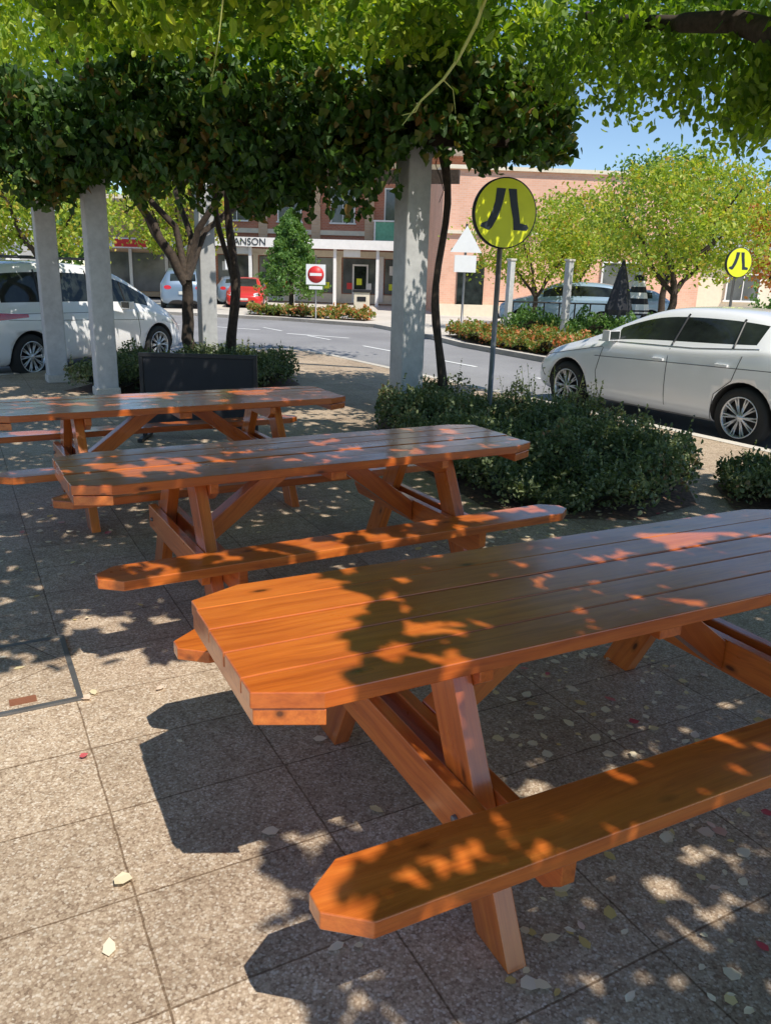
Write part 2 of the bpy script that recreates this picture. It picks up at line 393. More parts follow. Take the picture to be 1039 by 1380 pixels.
lump=.22*np.sin(x*2.1+1)+.16*np.sin(x*4.7)+.10*np.sin(x*9.3+2)
zt=3.95+.16*np.sin(x*1.7)+.12*np.sin(x*5.1)-.40*np.clip((x-1.0)/1.0,0,1)**2
zb=2.78+lump*.7-.25*((x<-1)&(x>-3.2))-.12*(x<-3.2)+.22*np.clip((x-.1)/.4,0,1)
zb=zb+np.clip(dep-.6,0,1)*.35
z=zb+(zt-zb)*rng.beta(1.0,1.1,N)
bul=.35*np.sin((z-2.4)*2.2)
P=np.stack([x+.05*rng.normal(size=N),fy+dep-bul+.12*np.sin(x*6+z*5),z],1)
keep=(np.sin(P[:,0]*7.3+P[:,2]*9.1)+np.sin(P[:,0]*3.7-P[:,2]*13+P[:,1]*5)+.7*np.sin(P[:,0]*17-P[:,2]*11))>-1.2
leaves('vine_foliage',P[keep],.105,L_VINE,.8,.5,TV,vn)
PP=[]
for k in range(110):
    x=rng.uniform(-7,1.9); y=10.0-(x+4)*.2+rng.uniform(-.2,.5); z0=2.8; ln=rng.uniform(.12,.6)
    if x>.1: z0=3.05;ln*=.4
    for q in range(int(ln/.02)): PP.append((x+rng.normal()*.05*(1-q*.02/ln*.6),y+rng.normal()*.05,z0-q*.02))
leaves('trailing_leaves',PP,.085,L_VINE,1.0,.2,TV,vn)

# ------------------------------------------------------------------ shade canopy (tree over the tables)
SX,SY=.425,-.515
tree=empty('shade_tree')
b=MB()
for (p0,p1,r0,r1) in [((4.3,1.6,0),(4.0,2.3,2.4),.24,.17),((4.0,2.3,2.4),(2.75,6.0,3.35),.15,.11),((2.75,6.0,3.35),(1.9,9.2,4.3),.10,.04),
    ((4.0,2.3,2.4),(1.6,1.2,4.4),.14,.06),((1.6,1.2,4.4),(-.6,2.8,4.5),.06,.03),((2.9,5.3,3.5),(.6,6.0,4.8),.07,.03),((4.0,2.3,2.4),(4.5,-1.5,4.4),.12,.05),((3.6,3.6,3.0),(.5,3.6,4.5),.08,.03),
    ((.6,6.0,4.8),(-2.4,8.0,5.0),.03,.02),((4.1,3.0,1.9),(3.2,6.2,3.0),.10,.05),((3.2,6.2,3.0),(3.3,8.0,3.9),.05,.02)]:
    pts,rs=limb(p0,p1,r0,r1,7,.04); b.tube(pts,rs,BARK,10)
b.build('trunk_and_limbs',parent=tree)
N=96000
Lx=rng.uniform(-5.2,4.6,N); Ly=rng.uniform(.1,13.2,N)
z=3.42+.6*np.clip((Ly-5.3)/2,0,1)+rng.beta(1.2,2.0,N)*1.1
def nz(a,c,s,ph=0): return (np.sin(a*s+ph)+np.sin(c*s*1.13+ph*2.1)+np.sin((a+c)*s*.71+ph*.7)+np.sin((a-c)*s*1.37+1.3*ph))/4
e=.10*nz(Lx,Ly,9,.4)+.13*nz(Lx,Ly,29,1.7)
sun=(Lx< -.15-.33*(Ly-1.6)+.06*(Ly-1.6)**2+e*1.3)&(Ly<3.2+e*1.6)
sun|=(Ly>7.2+e*3)&(Lx>2.3+e*3)
sun|=(Ly>4.5)&(Lx>3.6+e*3)
patches=[(.96,3.48,.20,.12),(.80,3.35,.12,.09),(-1.53,4.13,.24,.15),(-1.35,4.3,.12,.10),(-.60,3.74,.24,.10),(-.28,3.95,.16,.09),(-1.45,3.55,.16,.10),(-1.0,3.62,.10,.07),(.29,4.3,.12,.07),(.55,4.5,.12,.06),(-2.2,6.4,.26,.10),(-1.5,6.7,.18,.09),(-2.9,6.2,.18,.10),(-.9,7.3,.18,.1),(.25,10.8,.6,.5),(-.6,10.6,.3,.5)]
for (a,c,ra,rb) in patches:
    sun|=((Lx-a)/(ra+.03+e*.9))**2+((Ly-c)/(rb+.03+e*.7))**2<1
holes=[(.84,1.905,.022),(.97,1.81,.018),(.98,2.02,.018),(-.12,1.85,.02),(-.2,2.05,.025),(-.28,2.25,.025),(-.15,2.2,.02),(-.2,2.4,.022),(.02,1.7,.02)]
while len(holes)<520:
    a,c=rng.uniform(-5,4.4),rng.uniform(.6,12.5)
    dens=.22 if (c<4.2 and a>-1) else .8
    if nz(np.array(a),np.array(c),2.3,.9)>-.15 and rng.random()<dens:
        holes.append((a,c,rng.uniform(.006,.030)))
        if rng.random()<.5: holes.append((a+rng.normal()*.11,c+rng.normal()*.08,rng.uniform(.006,.024)))
holes=np.array(holes)
hm=np.zeros(N,bool)
for h in holes: hm|=((Lx-h[0])**2+(Ly-h[1])**2)<(h[2]+.050)**2
thin=(Ly>9.0)&(nz(Lx,Ly,3.1,2.2)>.05)
ok=~(sun|hm|(thin&(rng.random(N)<.9)))
Lx,Ly,z=Lx[ok],Ly[ok],z[ok]
P=np.stack([Lx+SX*z,Ly+SY*z,z],1)
leaves('canopy_foliage',P,.130,L_TREE,.1,1.8,TM,tree)
def bough(c,r,n,per,size,mat,name,sp=.16,droop=.9):
    leaves(name,crown(c,r,n,per,sp,.2),size,mat,droop,.4,TM,tree)
bough((3.1,7.3,3.40),(.95,.9,.5),70,45,.085,L_TREE,'bough_foliage_a')
bough((2.0,8.3,3.68),(1.0,.7,.45),50,40,.085,L_TREE,'bough_foliage_b')
bough((3.0,6.5,3.12),(.5,.5,.32),50,45,.08,L_TREE,'bough_foliage_c')
bough((-1.0,8.9,4.12),(3.6,.8,.25),52,36,.12,L_LIME,'bough_foliage_d')
bough((-4.5,9.1,4.15),(2.2,.8,.3),38,36,.12,L_LIME,'bough_foliage_e')
b=MB(); td=[(.47,5.0,3.2),(.42,5,3.05),(.33,5.0,2.88),(.25,5,2.77),(.13,5,2.66),(.03,4.98,2.53)]
YG=plain('young_stem',(.60,.64,.20),.5)
b.tube(td,[.011,.010,.009,.008,.006,.003],YG,6); b.tube([(.25,5,2.77),(.31,5,2.72),(.33,5,2.6)],[.004,.003,.002],YG,5)
b.tube([(.13,5,2.66),(.10,5,2.60),(.02,5,2.58)],[.005,.004,.003],YG,5)
b.tube([(-1.0,5.2,3.4),(-1.06,5.2,3.0),(-1.12,5.2,2.72)],[.005,.004,.003],YG,5)
b.build('tendril_stems',parent=tree)
leaves('tendril_leaves',[(.32,5,2.72),(.48,5,3.1),(.33,5,2.88),(.50,5,3.0),(.44,5,3.16),(-1.05,5.2,2.78),(-1.12,5.2,2.74),(-1.0,5.2,2.9),(-1.16,5.2,2.66),(-1.03,5.2,2.72),(-.98,5.2,3.05)],.12,L_TREE,1.2,.0,TM,tree)

# ------------------------------------------------------------------ street trees
def mktree(name,base,h,c,r,ncl,per,size,mat,tr=.14,sp=.3,shell=.45,forks=5):
    e=empty(name); b=MB()
    top=Vector((base[0]+(c[0]-base[0])*.3,base[1],h))
    pts,rs=limb(base,top,tr,tr*.75,6,.03); b.tube(pts,rs,BARK,10)
    for k in range(forks):
        a=2*math.pi*k/forks+.4; q=(c[0]+r[0]*.6*math.cos(a),c[1]+r[1]*.6*math.sin(a),c[2]+r[2]*random.uniform(-.1,.5))
        pts,rs=limb(top,q,tr*.55,tr*.15,6,.06); b.tube(pts,rs,BARK,7)
    b.build('trunk',parent=e)
    leaves('crown',crown(c,r,ncl,per,sp,shell),size,mat,.4,.6,TM,e)
    return e
e=mktree('street_tree',(-3.55,14.2,0),1.5,(-3.6,15.2,5.9),(5.2,2.4,1.7),260,60,.15,L_LIME,.12,.38)
b=MB()
pts,rs=limb((-3.55,14.2,1.4),(-4.4,14.1,2.9),.09,.06,6,.03); b.tube(pts,rs,BARK,9)
b.build('fork_limbs',parent=e)
mktree('street_tree',(7.7,22.6,0),1.4,(7.9,22.9,3.35),(2.7,2.0,1.65),150,75,.115,L_YEL,.13,.30,.3)
mktree('street_tree',(4.75,27.0,0),1.1,(4.7,27.2,2.75),(2.2,1.6,1.2),110,60,.12,L_YEL,.10,.30,.3)
mktree('street_tree',(11.3,24,0),1.3,(11.3,23.8,3.2),(1.4,1.3,1.5),80,60,.12,L_RED,.10,.28,.3)
mktree('street_tree',(9.5,29,0),1.6,(9.8,30,4.2),(3.2,2,1.9),120,60,.15,L_GRN,.14,.36)
mktree('street_tree',(6.8,30,0),1.5,(6.6,30,3.4),(1.8,1.8,1.3),70,60,.13,L_YEL,.10,.32)
mktree('street_tree',(15.5,28,0),1.6,(15.5,28,4.2),(3.0,2,2.0),110,60,.15,L_YEL,.14,.36)
mktree('street_tree',(-14.5,34,0),1.6,(-14.5,34,4.0),(3.4,2.4,2.2),110,60,.20,L_YEL,.18,.4)
mktree('street_tree',(-20,36,0),1.6,(-20,36,4.0),(3.4,2.4,2.4),110,60,.20,L_YEL,.18,.4)
mktree('street_tree',(-10.5,40,0),1.6,(-10.5,40,4.4),(2.6,2.4,2.2),90,60,.20,L_YEL,.18,.4)
e=empty('conical_tree'); b=MB(); b.tube([(-4.15,33.6,0),(-4.15,33.6,4)],[.12,.03],BARK,8); b.build('trunk',parent=e)
t=rng.uniform(0,1,11000)**.75; an=rng.uniform(0,2*math.pi,11000); rr=(1-t)**.65*1.35*np.sqrt(rng.uniform(.3,1,11000))*(1+.2*np.sin(an*5+t*20)+.15*np.sin(an*3-t*37))
leaves('crown',np.stack([-4.15+rr*np.cos(an),33.6+rr*np.sin(an),.7+t*3.3+.12*np.sin(an*4+t*9)],1),.13,L_GRN,.4,.5,TM,e)
P=[]
for k in range(260):
    x=rng.uniform(-60,45); y=rng.uniform(62,75)
    P.append(crown((x,y,rng.uniform(2,6)),(3,2,2.4),6,22,.8,.3))
leaves('distant_trees',np.concatenate(P),.75,L_GRN,.3,.5)

# ------------------------------------------------------------------ low planting
def inpoly(px,py,poly):
    c=np.zeros(len(px),bool); n=len(poly)
    for i in range(n):
        x1,y1=poly[i];x2,y2=poly[(i+1)%n]
        m=((y1>py)!=(y2>py)); xi=(x2-x1)*(py-y1)/((y2-y1) if y2!=y1 else 1e-9)+x1
        c^=m&(px<xi)
    return c
def bed(name,poly,hgt,n,size,mat,ph=0,soil=True,z0=0,base=.55):
    e=empty(name)
    if soil: 
        s=sheet(name+'_soil',poly,z0+.005,SOIL); s.name='soil'; s.parent=e
    xs=[p[0] for p in poly]; ys=[p[1] for p in poly]
    x=rng.uniform(min(xs),max(xs),n*3); y=rng.uniform(min(ys),max(ys),n*3)
    m=inpoly(x,y,poly); x=x[m][:n];y=y[m][:n]
    hf=lambda x,y: hgt*(base+.36*nz(x,y,3.3,ph)+.26*nz(x,y,7.9,ph+1)+.12*nz(x,y,19,ph+2))
    H=hf(x,y)
    z=z0+np.clip(H,.04,9)*(1-rng.beta(1,3.0,len(x)))+rng.normal(size=len(x))*.025
    z=np.maximum(z,z0+.02)
    leaves('foliage',np.stack([x,y,z],1),size,mat,-.5,.5,TM,e)
    g=.12; gx=np.arange(min(xs),max(xs),g); gy=np.arange(min(ys),max(ys),g)
    X,Y=np.meshgrid(gx,gy); inn=inpoly(X.ravel(),Y.ravel(),poly).reshape(X.shape)
    Z=z0+np.where(inn,np.clip(hf(X,Y)*.68-.06,.0,9),-.02)
    vs=np.stack([X.ravel(),Y.ravel(),Z.ravel()],1); W=len(gx); fs=[]
    for j in range(len(gy)-1):
        for i in range(W-1):
            if inn[j,i] and inn[j,i+1] and inn[j+1,i] and inn[j+1,i+1]: fs.append((j*W+i,j*W+i+1,(j+1)*W+i+1,(j+1)*W+i))
    if fs:
        c=MB(); c.add(vs.tolist(),fs,CORE,None,None,True); c.build('dark_core',parent=e)  # lumpy dark sheet added under the leaves so the bed isn't see-through
    k=int(n/220); sp=[]
    for _ in range(k):
        i=rng.integers(len(x)); a=rng.uniform(-.3,.3,2); L=rng.uniform(.08,.24)
        hh=max(hf(x[i:i+1],y[i:i+1])[0],.03)
        for q in range(9): sp.append((x[i]+a[0]*L*q/9,y[i]+a[1]*L*q/9,z0+hh+L*q/9-.03))
    if sp: leaves('sprigs',sp,size*.8,mat,-.9,.2,TM,e)
    return e
bed('shrub_bed',[(-.15,8.6),(.35,6.9),(.75,5.85),(1.3,5.6),(1.9,5.62),(2.5,6.1),(2.75,7.2),(2.35,8.8),(1.55,9.9),(.3,10.5),(-.1,9.6)],.64,46000,.042,L_SHR,.3,base=.48)
bed('shrub_bed',[(2.75,6.0),(3.4,5.7),(4.6,5.9),(4.5,6.9),(3.5,7.15),(2.9,6.8)],.5,12000,.04,L_SHR,1.3)
bed('shrub_bed',[(-4.55,11.0),(-4.2,10.9),(-3,10.9),(-1.9,11.5),(-1.4,12.4),(-1.8,13.6),(-3,14.8),(-4.2,13.4)],.56,22000,.05,L_SHR,2.3)
bed('flower_bed',[(2.1,21.6),(4.3,17.2),(5.2,17.6),(5.3,19.5),(2.7,24.5),(1.6,24.3)],.6,12000,.09,L_FLOW,.7)
bed('flower_bed',[(-5.8,32.2),(-1.0,30.2),(-.6,31.2),(-5.6,33.2)],.6,5000,.12,L_FLOW,1.7)
bed('hedge',[(8.2,17.5),(13.5,17.5),(13.5,18.8),(8.2,18.8)],1.55,14000,.09,L_GRN,.2,base=.85)
bed('hedge',[(3.2,24.5),(6.8,21.0),(7.6,21.8),(4.0,25.4)],.9,8000,.09,L_GRN,.9,base=.7)
P=[];b=MB()
for k in range(16):
    x0=rng.uniform(1.45,2.3);y0=9.6-(x0-1.45)*1.1+rng.uniform(-.2,.2);H=rng.uniform(.45,.8);a=rng.uniform(-.15,.15)
    b.tube([(x0,y0,0),(x0+a*.4,y0,H*.5),(x0+a,y0,H)],[.004,.003,.002],YG,4)
    for q in range(14): P.append((x0+a*(.4+q/22)+rng.normal()*.03,y0+rng.normal()*.03,H*(.4+q/23)))
e=empty('tall_weeds'); b.build('stems',parent=e); leaves('weed_leaves',P,.035,L_SHR,-.3,.3,TM,e)

# fallen leaves and petals
def scatter(n,x0,x1,y0,y1): return rng.uniform(x0,x1,n),rng.uniform(y0,y1,n)
xa_,ya_=scatter(420,-2.4,3.2,1.0,6.5); m=(xa_>-.2)|(rng.random(420)<.22); xa_,ya_=xa_[m],ya_[m]
xb_,yb_=scatter(95,.45,1.35,2.55,3.6); xc_,yc_=scatter(60,.35,1.3,1.5,2.3); xd_,yd_=scatter(190,.2,2.6,4.2,6.0); xe_,ye_=scatter(90,-2.6,-1.4,3.1,6.2)
x=np.concatenate([xa_,xb_,xc_,xd_,xe_]);y=np.concatenate([ya_,yb_,yc_,yd_,ye_])
m=inpoly(x,y,[(-3,.5),(4,.5),(4,6),(.8,6.0),(-3,7)]); x=x[m];y=y[m]
ex=np.array([(-.33,2.08),(.0,2.2),(-1.2,2.85),(-.72,1.85),(-.68,1.62),(.35,1.95)])
x=np.concatenate([x,ex[:,0]]);y=np.concatenate([y,ex[:,1]])
V=[];F=[]
for i in range(len(x)):
    s=random.uniform(.018,.055) if i<len(x)-6 else .055; a=random.uniform(0,6.28); ti=random.uniform(-.35,.35); cu=random.uniform(.05,.7); wd=random.uniform(.8,1.6)
    o=len(V)
    for tx,ty,tz in TM:
        px=tx*wd*s; py=(ty-.5)*s; pz=.006+s*(abs(tx)*cu+abs(ti)*(ty)*.5+ (ty-.5)**2*cu)
        V.append((x[i]+px*math.cos(a)-py*math.sin(a),y[i]+px*math.sin(a)+py*math.cos(a),pz))
    F+= [(o,o+1,o+2,o+3),(o,o+3,o+4,o+5)]
me=bpy.data.meshes.new('fallen_leaves'); me.from_pydata(V,[],F); me.materials.append(L_FALL)
ob=bpy.data.objects.new('fallen_leaves',me); scene.collection.objects.link(ob)

# ------------------------------------------------------------------ signs
def disc(b,r,t,face,rim,M):
    b.lathe([(0,-t/2),(r-.014,-t/2)],face,M,48); b.lathe([(r-.014,-t/2),(r,-t/2),(r,t/2),(0,t/2)],rim,M,48)
# a pair of striding legs with shoes
legs=[[(-.015,.26),(-.125,.26),(-.135,.12),(-.165,.02),(-.215,-.09),(-.285,-.115),(-.300,-.150),(-.19,-.185),(-.155,-.155),(-.085,-.03),(-.045,.10)],
      [(.015,.26),(.115,.26),(.135,.13),(.165,.0),(.185,-.10),(.275,-.115),(.290,-.150),(.270,-.175),(.110,-.175),(.095,-.06),(.055,.08)]]
def pedsign(loc,zc,rz,r=.38,bottom=0):
    b=MB(); b.tube([(0,.06,bottom),(0,.06,zc+.1)],.032,STEEL,12)
    M=Matrix.Translation((0,0,zc)); disc(b,r,.07,YEL,BLACK,M)
    FM=Matrix.Translation((0,-.0355,zc))@Matrix.Rotation(math.pi/2,4,'X')@Matrix.Scale(r/.38,4)
    for p in legs: b.prism(p,0,.003,SYM,FM)
    b.box((0,.045,zc+.1),(.4,.02,.04),STEEL); b.box((0,.045,zc-.15),(.4,.02,.04),STEEL)
    b.build('pedestrian_crossing_sign',loc,rz)
pedsign((1.235,9.5,0),2.40,R(16)); pedsign((7.9,19.0,0),2.20,R(14),.33)
b=MB(); b.tube([(0,.04,0),(0,.04,2.3)],.03,STEEL,8); b.box((0,0,1.62),(.72,.02,.72),WPAINT); 
M=Matrix.Translation((0,-.014,1.62)); b.lathe([(0,-.004),(.30,-.004),(.30,.0)],REDP,M,32); b.box((0,-.021,1.62),(.44,.004,.10),WPAINT)
b.box((0,0,1.15),(.5,.02,.12),WPAINT)
b.build('no_entry_sign',(-2.85,30.4,0),0)
b=MB(); b.tube([(0,.04,0),(0,.04,3.1)],.035,STEEL,8)
b.prism([(-.45,2.35),(.45,2.35),(0,3.05)],0,.02,WPAINT,Matrix.Rotation(math.pi/2,4,'X')); b.box((0,0,2.05),(.62,.02,.45),WPAINT)
b.build('give_way_sign',(2.0,23.0,0),R(10))
b=MB(); b.tube([(0,0,0),(0,0,2.2)],.03,STEEL,8); b.box((0,-.03,2.0),(.45,.02,.6),WPAINT); b.build('parking_sign',(-6.9,35,0),0)

# cafe barrier (black)
b=MB()
b.box((0,0,.50),(1.10,.02,.68),BLACKF)
for sx in (-.57,.57):
    b.box((sx,0,.43),(.04,.04,.84),BLACK); b.box((sx,0,.02),(.05,.42,.035),BLACK)
b.box((0,0,.86),(1.18,.045,.04),BLACK); b.box((0,0,.14),(1.10,.04,.035),BLACK); b.box((0,.12,.30),(1.0,.16,.3),BLACKF)
b.build('cafe_barrier',(-1.93,8.0,0),R(2),bevel=.004)

# ------------------------------------------------------------------ cars
FOC=[(2.26,.36,.50,.64,.50,.40,'b'),(2.17,.24,.58,.74,.74,.60,'b'),(1.95,.19,.68,.85,.85,.72,'b'),(1.55,.18,.82,.96,.90,.76,'b'),(1.12,.18,.92,1.06,.91,.76,'w'),
 (.66,.18,.97,1.29,.915,.66,'W'),(.20,.18,.98,1.46,.915,.60,'s'),(-.22,.18,.99,1.51,.915,.59,'s'),(-1.0,.18,1.02,1.50,.915,.58,'s'),(-1.42,.18,1.06,1.44,.91,.56,'b'),(-1.56,.18,1.08,1.41,.91,.55,'w'),
 (-1.96,.20,1.03,1.16,.88,.64,'b'),(-2.14,.26,.92,1.06,.82,.62,'b'),(-2.22,.36,.70,.90,.66,.5,'b')]
VAN=[(2.44,.36,.50,.66,.55,.45,'b'),(2.35,.22,.62,.80,.76,.64,'b'),(2.1,.19,.75,.94,.87,.74,'b'),(1.80,.19,.88,1.07,.9,.78,'w'),(1.35,.19,1.0,1.34,.91,.72,'W'),(.80,.19,1.02,1.62,.915,.68,'s'),
 (.40,.19,1.02,1.73,.915,.68,'s'),(-.4,.19,1.02,1.79,.915,.68,'s'),(-1.3,.19,1.03,1.78,.915,.67,'s'),(-1.95,.19,1.04,1.73,.91,.66,'b'),(-2.12,.2,1.05,1.68,.90,.65,'w'),(-2.34,.22,1.0,1.14,.86,.68,'b'),(-2.42,.34,.7,.9,.72,.6,'b')]
SUV=[(2.2,.4,.62,.8,.6,.5,'b'),(2.1,.3,.74,.92,.8,.66,'b'),(1.6,.26,.92,1.08,.9,.78,'b'),(1.1,.26,1.02,1.16,.91,.78,'w'),(.7,.26,1.06,1.42,.91,.68,'W'),(.3,.26,1.07,1.62,.91,.64,'s'),(-.3,.26,1.08,1.68,.91,.63,'s'),
 (-1.2,.26,1.09,1.66,.91,.62,'s'),(-1.7,.26,1.1,1.58,.9,.61,'b'),(-1.85,.26,1.1,1.5,.9,.62,'w'),(-2.1,.28,1.02,1.15,.86,.68,'b'),(-2.2,.4,.75,.95,.76,.6,'b')]
def car(name,loc,head,paint,ST,wf,wr,wrad,scale=1.0,detail=True,lines=(),rack=False,frames=(),chrome=()):
    e=empty(name,loc,math.atan2(head[1],head[0])); e.scale=(scale,)*3
    V=[];F=[];MI=[]
    for (x,zb,be,zt,w,wt,fl) in ST:
        be=min(be,zt-.13); gw=.915*w if zt-be>.28 else (.95*w*.5+wt*.5)
        half=[(0,zb),(.80*w,zb),(.96*w,zb+.08),(w,zb+(be-zb)*.45),(.985*w,be-.07),(.955*w,be),(gw,be+.03),(wt+.01,zt-.075),(wt-.08,zt-.018),(0,zt)]
        ring=half+[(-a,c) for a,c in half[-2:0:-1]]
        V+=[(x,a,c) for a,c in ring]
    n=len(ring)
    for i in range(len(ST)-1):
        fl=ST[i][6]
        for j in range(n):
            k=j if j<9 else 17-j
            g=0
            if fl in 'sW' and k==6: g=1
            if fl in 'wW' and k==8: g=1
            if k<=0: g=2
            F.append((i*n+j,(i+1)*n+j,(i+1)*n+(j+1)%n,i*n+(j+1)%n)); MI.append(g)
    F.append(tuple(range(n))); MI.append(0); F.append(tuple((len(ST)-1)*n+k for k in range(n-1,-1,-1))); MI.append(0)
    me=bpy.data.meshes.new('body'); me.from_pydata(V,[],F)
    for m in (paint,GLASSD,BLACK): me.materials.append(m)
    me.polygons.foreach_set('material_index',MI); me.polygons.foreach_set('use_smooth',[True]*len(F)); me.update()
    ob=bpy.data.objects.new('body',me); scene.collection.objects.link(ob); ob.parent=e
    sb=ob.modifiers.new('s','SUBSURF'); sb.levels=2; sb.render_levels=2
    bpy.context.view_layer.update()
    dg=bpy.context.evaluated_depsgraph_get(); em=ob.evaluated_get(dg).to_mesh()
    bvh=BVHTree.FromPolygons([v.co[:] for v in em.vertices],[p.vertices[:] for p in em.polygons])
    def side(x,z,s,off=.002):
        h=bvh.ray_cast(Vector((x,s*3,z)),Vector((0,-s,0)))
        return Vector((x,h[0].y+s*off,z)) if h[0] else None
    cb=MB()
    for wx in (wf,wr):
        for s in (-1,1):
            M=Matrix.Translation((wx,s*.86,wrad)); cb.lathe([(0,-.24),(wrad+.055,-.24),(wrad+.055,.24),(0,.24)],BLACK,M,36)
    cut=cb.build('arch_cut'); 
    bmx=cut.data; import bmesh as _b; q=_b.new(); q.from_mesh(bmx); _b.ops.remove_doubles(q,verts=q.verts,dist=1e-4); _b.ops.recalc_face_normals(q,faces=q.faces); q.to_mesh(bmx); q.free()
    cut.parent=e
    bo=ob.modifiers.new('b','BOOLEAN'); bo.object=cut; bo.operation='DIFFERENCE'; bo.solver='EXACT'
    try: bo.material_mode='TRANSFER'
    except Exception: pass
    bpy.context.view_layer.update(); dg=bpy.context.evaluated_depsgraph_get()
    nm=bpy.data.meshes.new_from_object(ob.evaluated_get(dg)); ob.modifiers.clear(); ob.data=nm
    bpy.data.objects.remove(cut)
    b=MB()
    for wx in (wf,wr):
        for s in (-1,1):
            M=Matrix.Translation((wx,s*.80,wrad))@(Matrix.Rotation(math.pi,4,'Z') if s<0 else Matrix.Identity(4))
            r=wrad
            b.lathe([(r*.66,-.1),(r*.93,-.10),(r,-.07),(r,.06),(r*.94,.09),(r*.70,.095),(r*.66,.07)],RUBBER,M,36)
            b.lathe([(r*.70,.092),(r*.69,.10),(r*.65,.09),(r*.63,.03)],ALLOY,M,36)
            b.lathe([(0,.0),(r*.66,.0)],BLACK,M,24)
            b.lathe([(0,.085),(r*.13,.083),(r*.16,.06)],ALLOY,M,16)
            ns=10
            for k in range(ns):
                a=2*math.pi*k/ns
                for da in (-.09,.09):
                    p0=Vector((r*.12*math.cos(a),.072,r*.12*math.sin(a))); p1=Vector((r*.67*math.cos(a+da),.080,r*.67*math.sin(a+da)))
                    b.tube([p0,p1],[.013,.010],ALLOY,5,M)
    b.build('wheels',parent=e)
    b=MB()
    def strip(ln,s,rad,mat,nn=8):
        pts=[]
        for i in range(len(ln)-1):
            for t in np.linspace(0,1,nn)[: -1 if i<len(ln)-2 else nn]:
                p=side(ln[i][0]+(ln[i+1][0]-ln[i][0])*t,ln[i][1]+(ln[i+1][1]-ln[i][1])*t,s)
                if p: pts.append(p)
        if len(pts)>2: b.tube(pts,rad,mat,5)
    if detail:
        for s in (-1,1):
            for ln in lines: strip(ln,s,.0045,BLACK)
            for ln in frames: strip(ln,s,.014,BLACK,10)
            for ln in chrome: strip(ln,s,.008,CHROME,10)
            p=side(.62,1.05,s)
            if p:
                b.box((p.x+.03,p.y+s*.10,p.z+.03),(.12,.20,.13),paint); b.box((p.x-.035,p.y+s*.10,p.z+.035),(.01,.16,.10),GLASSD)
            for hx,hz in ((-.15,.86),(-1.05,.88)):
                p=side(hx,hz,s)
                if p: b.box((p.x,p.y+s*.012,p.z),(.17,.03,.028),paint)
    def patch(cx,cz,rx,rz_,mat,s,dirx):
        pts=[];nn=18
        for k in range(nn):
            a=2*math.pi*k/nn; yy=s*(.60+rx*math.cos(a)); zz=cz+rz_*math.sin(a)
            hh=bvh.ray_cast(Vector((dirx*4,yy,zz)),Vector((-dirx,0,0)))
            if hh[0]: pts.append((hh[0].x+dirx*.006,yy,zz))
        hh=bvh.ray_cast(Vector((dirx*4,s*.60,cz)),Vector((-dirx,0,0)))
        if hh[0] and len(pts)>8:
            vs=pts+[(hh[0].x+dirx*.015,s*.60,cz)]; m=len(pts)
            b.add(vs,[(k,(k+1)%m,m) for k in range(m)],mat,None,None,True)
    for s in (-1,1):
        patch(0,.74,.17,.07,HEADL,s,1)
        patch(0,.92,.14,.08,TAIL,s,-1)
        for (x0,x1,z0,z1,mt) in ((-2.18,-1.46,.90,1.03,TAIL),(1.62,2.12,.68,.81,HEADL)):
            g=[];
            for i in range(8):
                for j in range(4):
                    tt=i/7; zz=z0+(z1-z0)*j/3; xx=x0+(x1-x0)*tt
                    if mt is TAIL: zz=(z0+z1)/2+(zz-(z0+z1)/2)*(1-.65*tt)
                    else: zz=(z0+z1)/2+.05*(1-tt)+(zz-(z0+z1)/2)*(.25+.75*tt)
                    p=side(xx,zz,s,.006); g.append(p)
            if all(p is not None for p in g):
                b.add([tuple(p) for p in g],[(i*4+j,i*4+4+j,i*4+5+j,i*4+1+j) for i in range(7) for j in range(3)],mt,None,None,True)
    b.box((2.20,0,.40),(.1,.9,.16),BLACK); b.box((2.26,0,.52),(.02,.37,.10),PLATE); b.box((-2.23 if ST is not VAN else -2.40,0,.72),(.02,.37,.12),PLATE)
    if rack:
        for s in (-.5,.5): b.box((-.3,s,1.82),(1.8,.03,.03),BLACK)
        for xx in (-1.0,.3): b.box((xx,0,1.84),(.05,1.1,.02),BLACK)
    b.build('trim',bevel=.006,parent=e)
    return e
doors=[[(.78,.92),(.86,.6),(.80,.28),(.7,.22)],[(-.28,1.0),(-.30,.22)],[(-1.28,1.0),(-1.2,.72),(-1.0,.55),(-.95,.25)],[(.9,.80),(-.2,.835),(-1.9,.88)],[(.95,.235),(-.95,.235)],[(.8,.93),(1.5,.80),(2.05,.70)],[(1.9,.42),(2.05,.55)]]
fframes=[[(-.28,1.04),(-.30,1.40)],[(-1.12,1.07),(-1.06,1.38)]]
fchrome=[[(.95,1.0),(.2,1.015),(-.6,1.03),(-1.45,1.09)]]
car('white_hatchback_car',(4.12,10.8,-.12),(-.52,.854),CARW,FOC,1.40,-1.36,.335,1.04,True,doors,frames=fframes,chrome=fchrome)
vdoors=[[(.95,1.0),(1.0,.6),(.9,.25)],[(-.05,1.0),(-.05,.24)],[(-1.15,1.0),(-1.05,.7),(-.92,.5)],[(1.1,.82),(-2.2,.92)],[(-.1,.98),(-2.1,1.0)]]
vframes=[[(-.05,1.07),(-.05,1.64)],[(-1.15,1.08),(-1.12,1.64)],[(.75,1.08),(.72,1.46)]]
car('white_people_mover_van',(-6.05,14.7,-.12),(.40,.916),CARW,VAN,1.52,-1.45,.345,1.05,True,vdoors,rack=True,frames=vframes)
car('grey_suv',(-9.6,37.5,-.12),(-.25,.97),CARG,SUV,1.35,-1.35,.36,1.1,False)
car('dark_sedan_car',(-8.4,43,-.12),(-.25,.97),CARG,FOC,1.38,-1.36,.33,1.0,False)
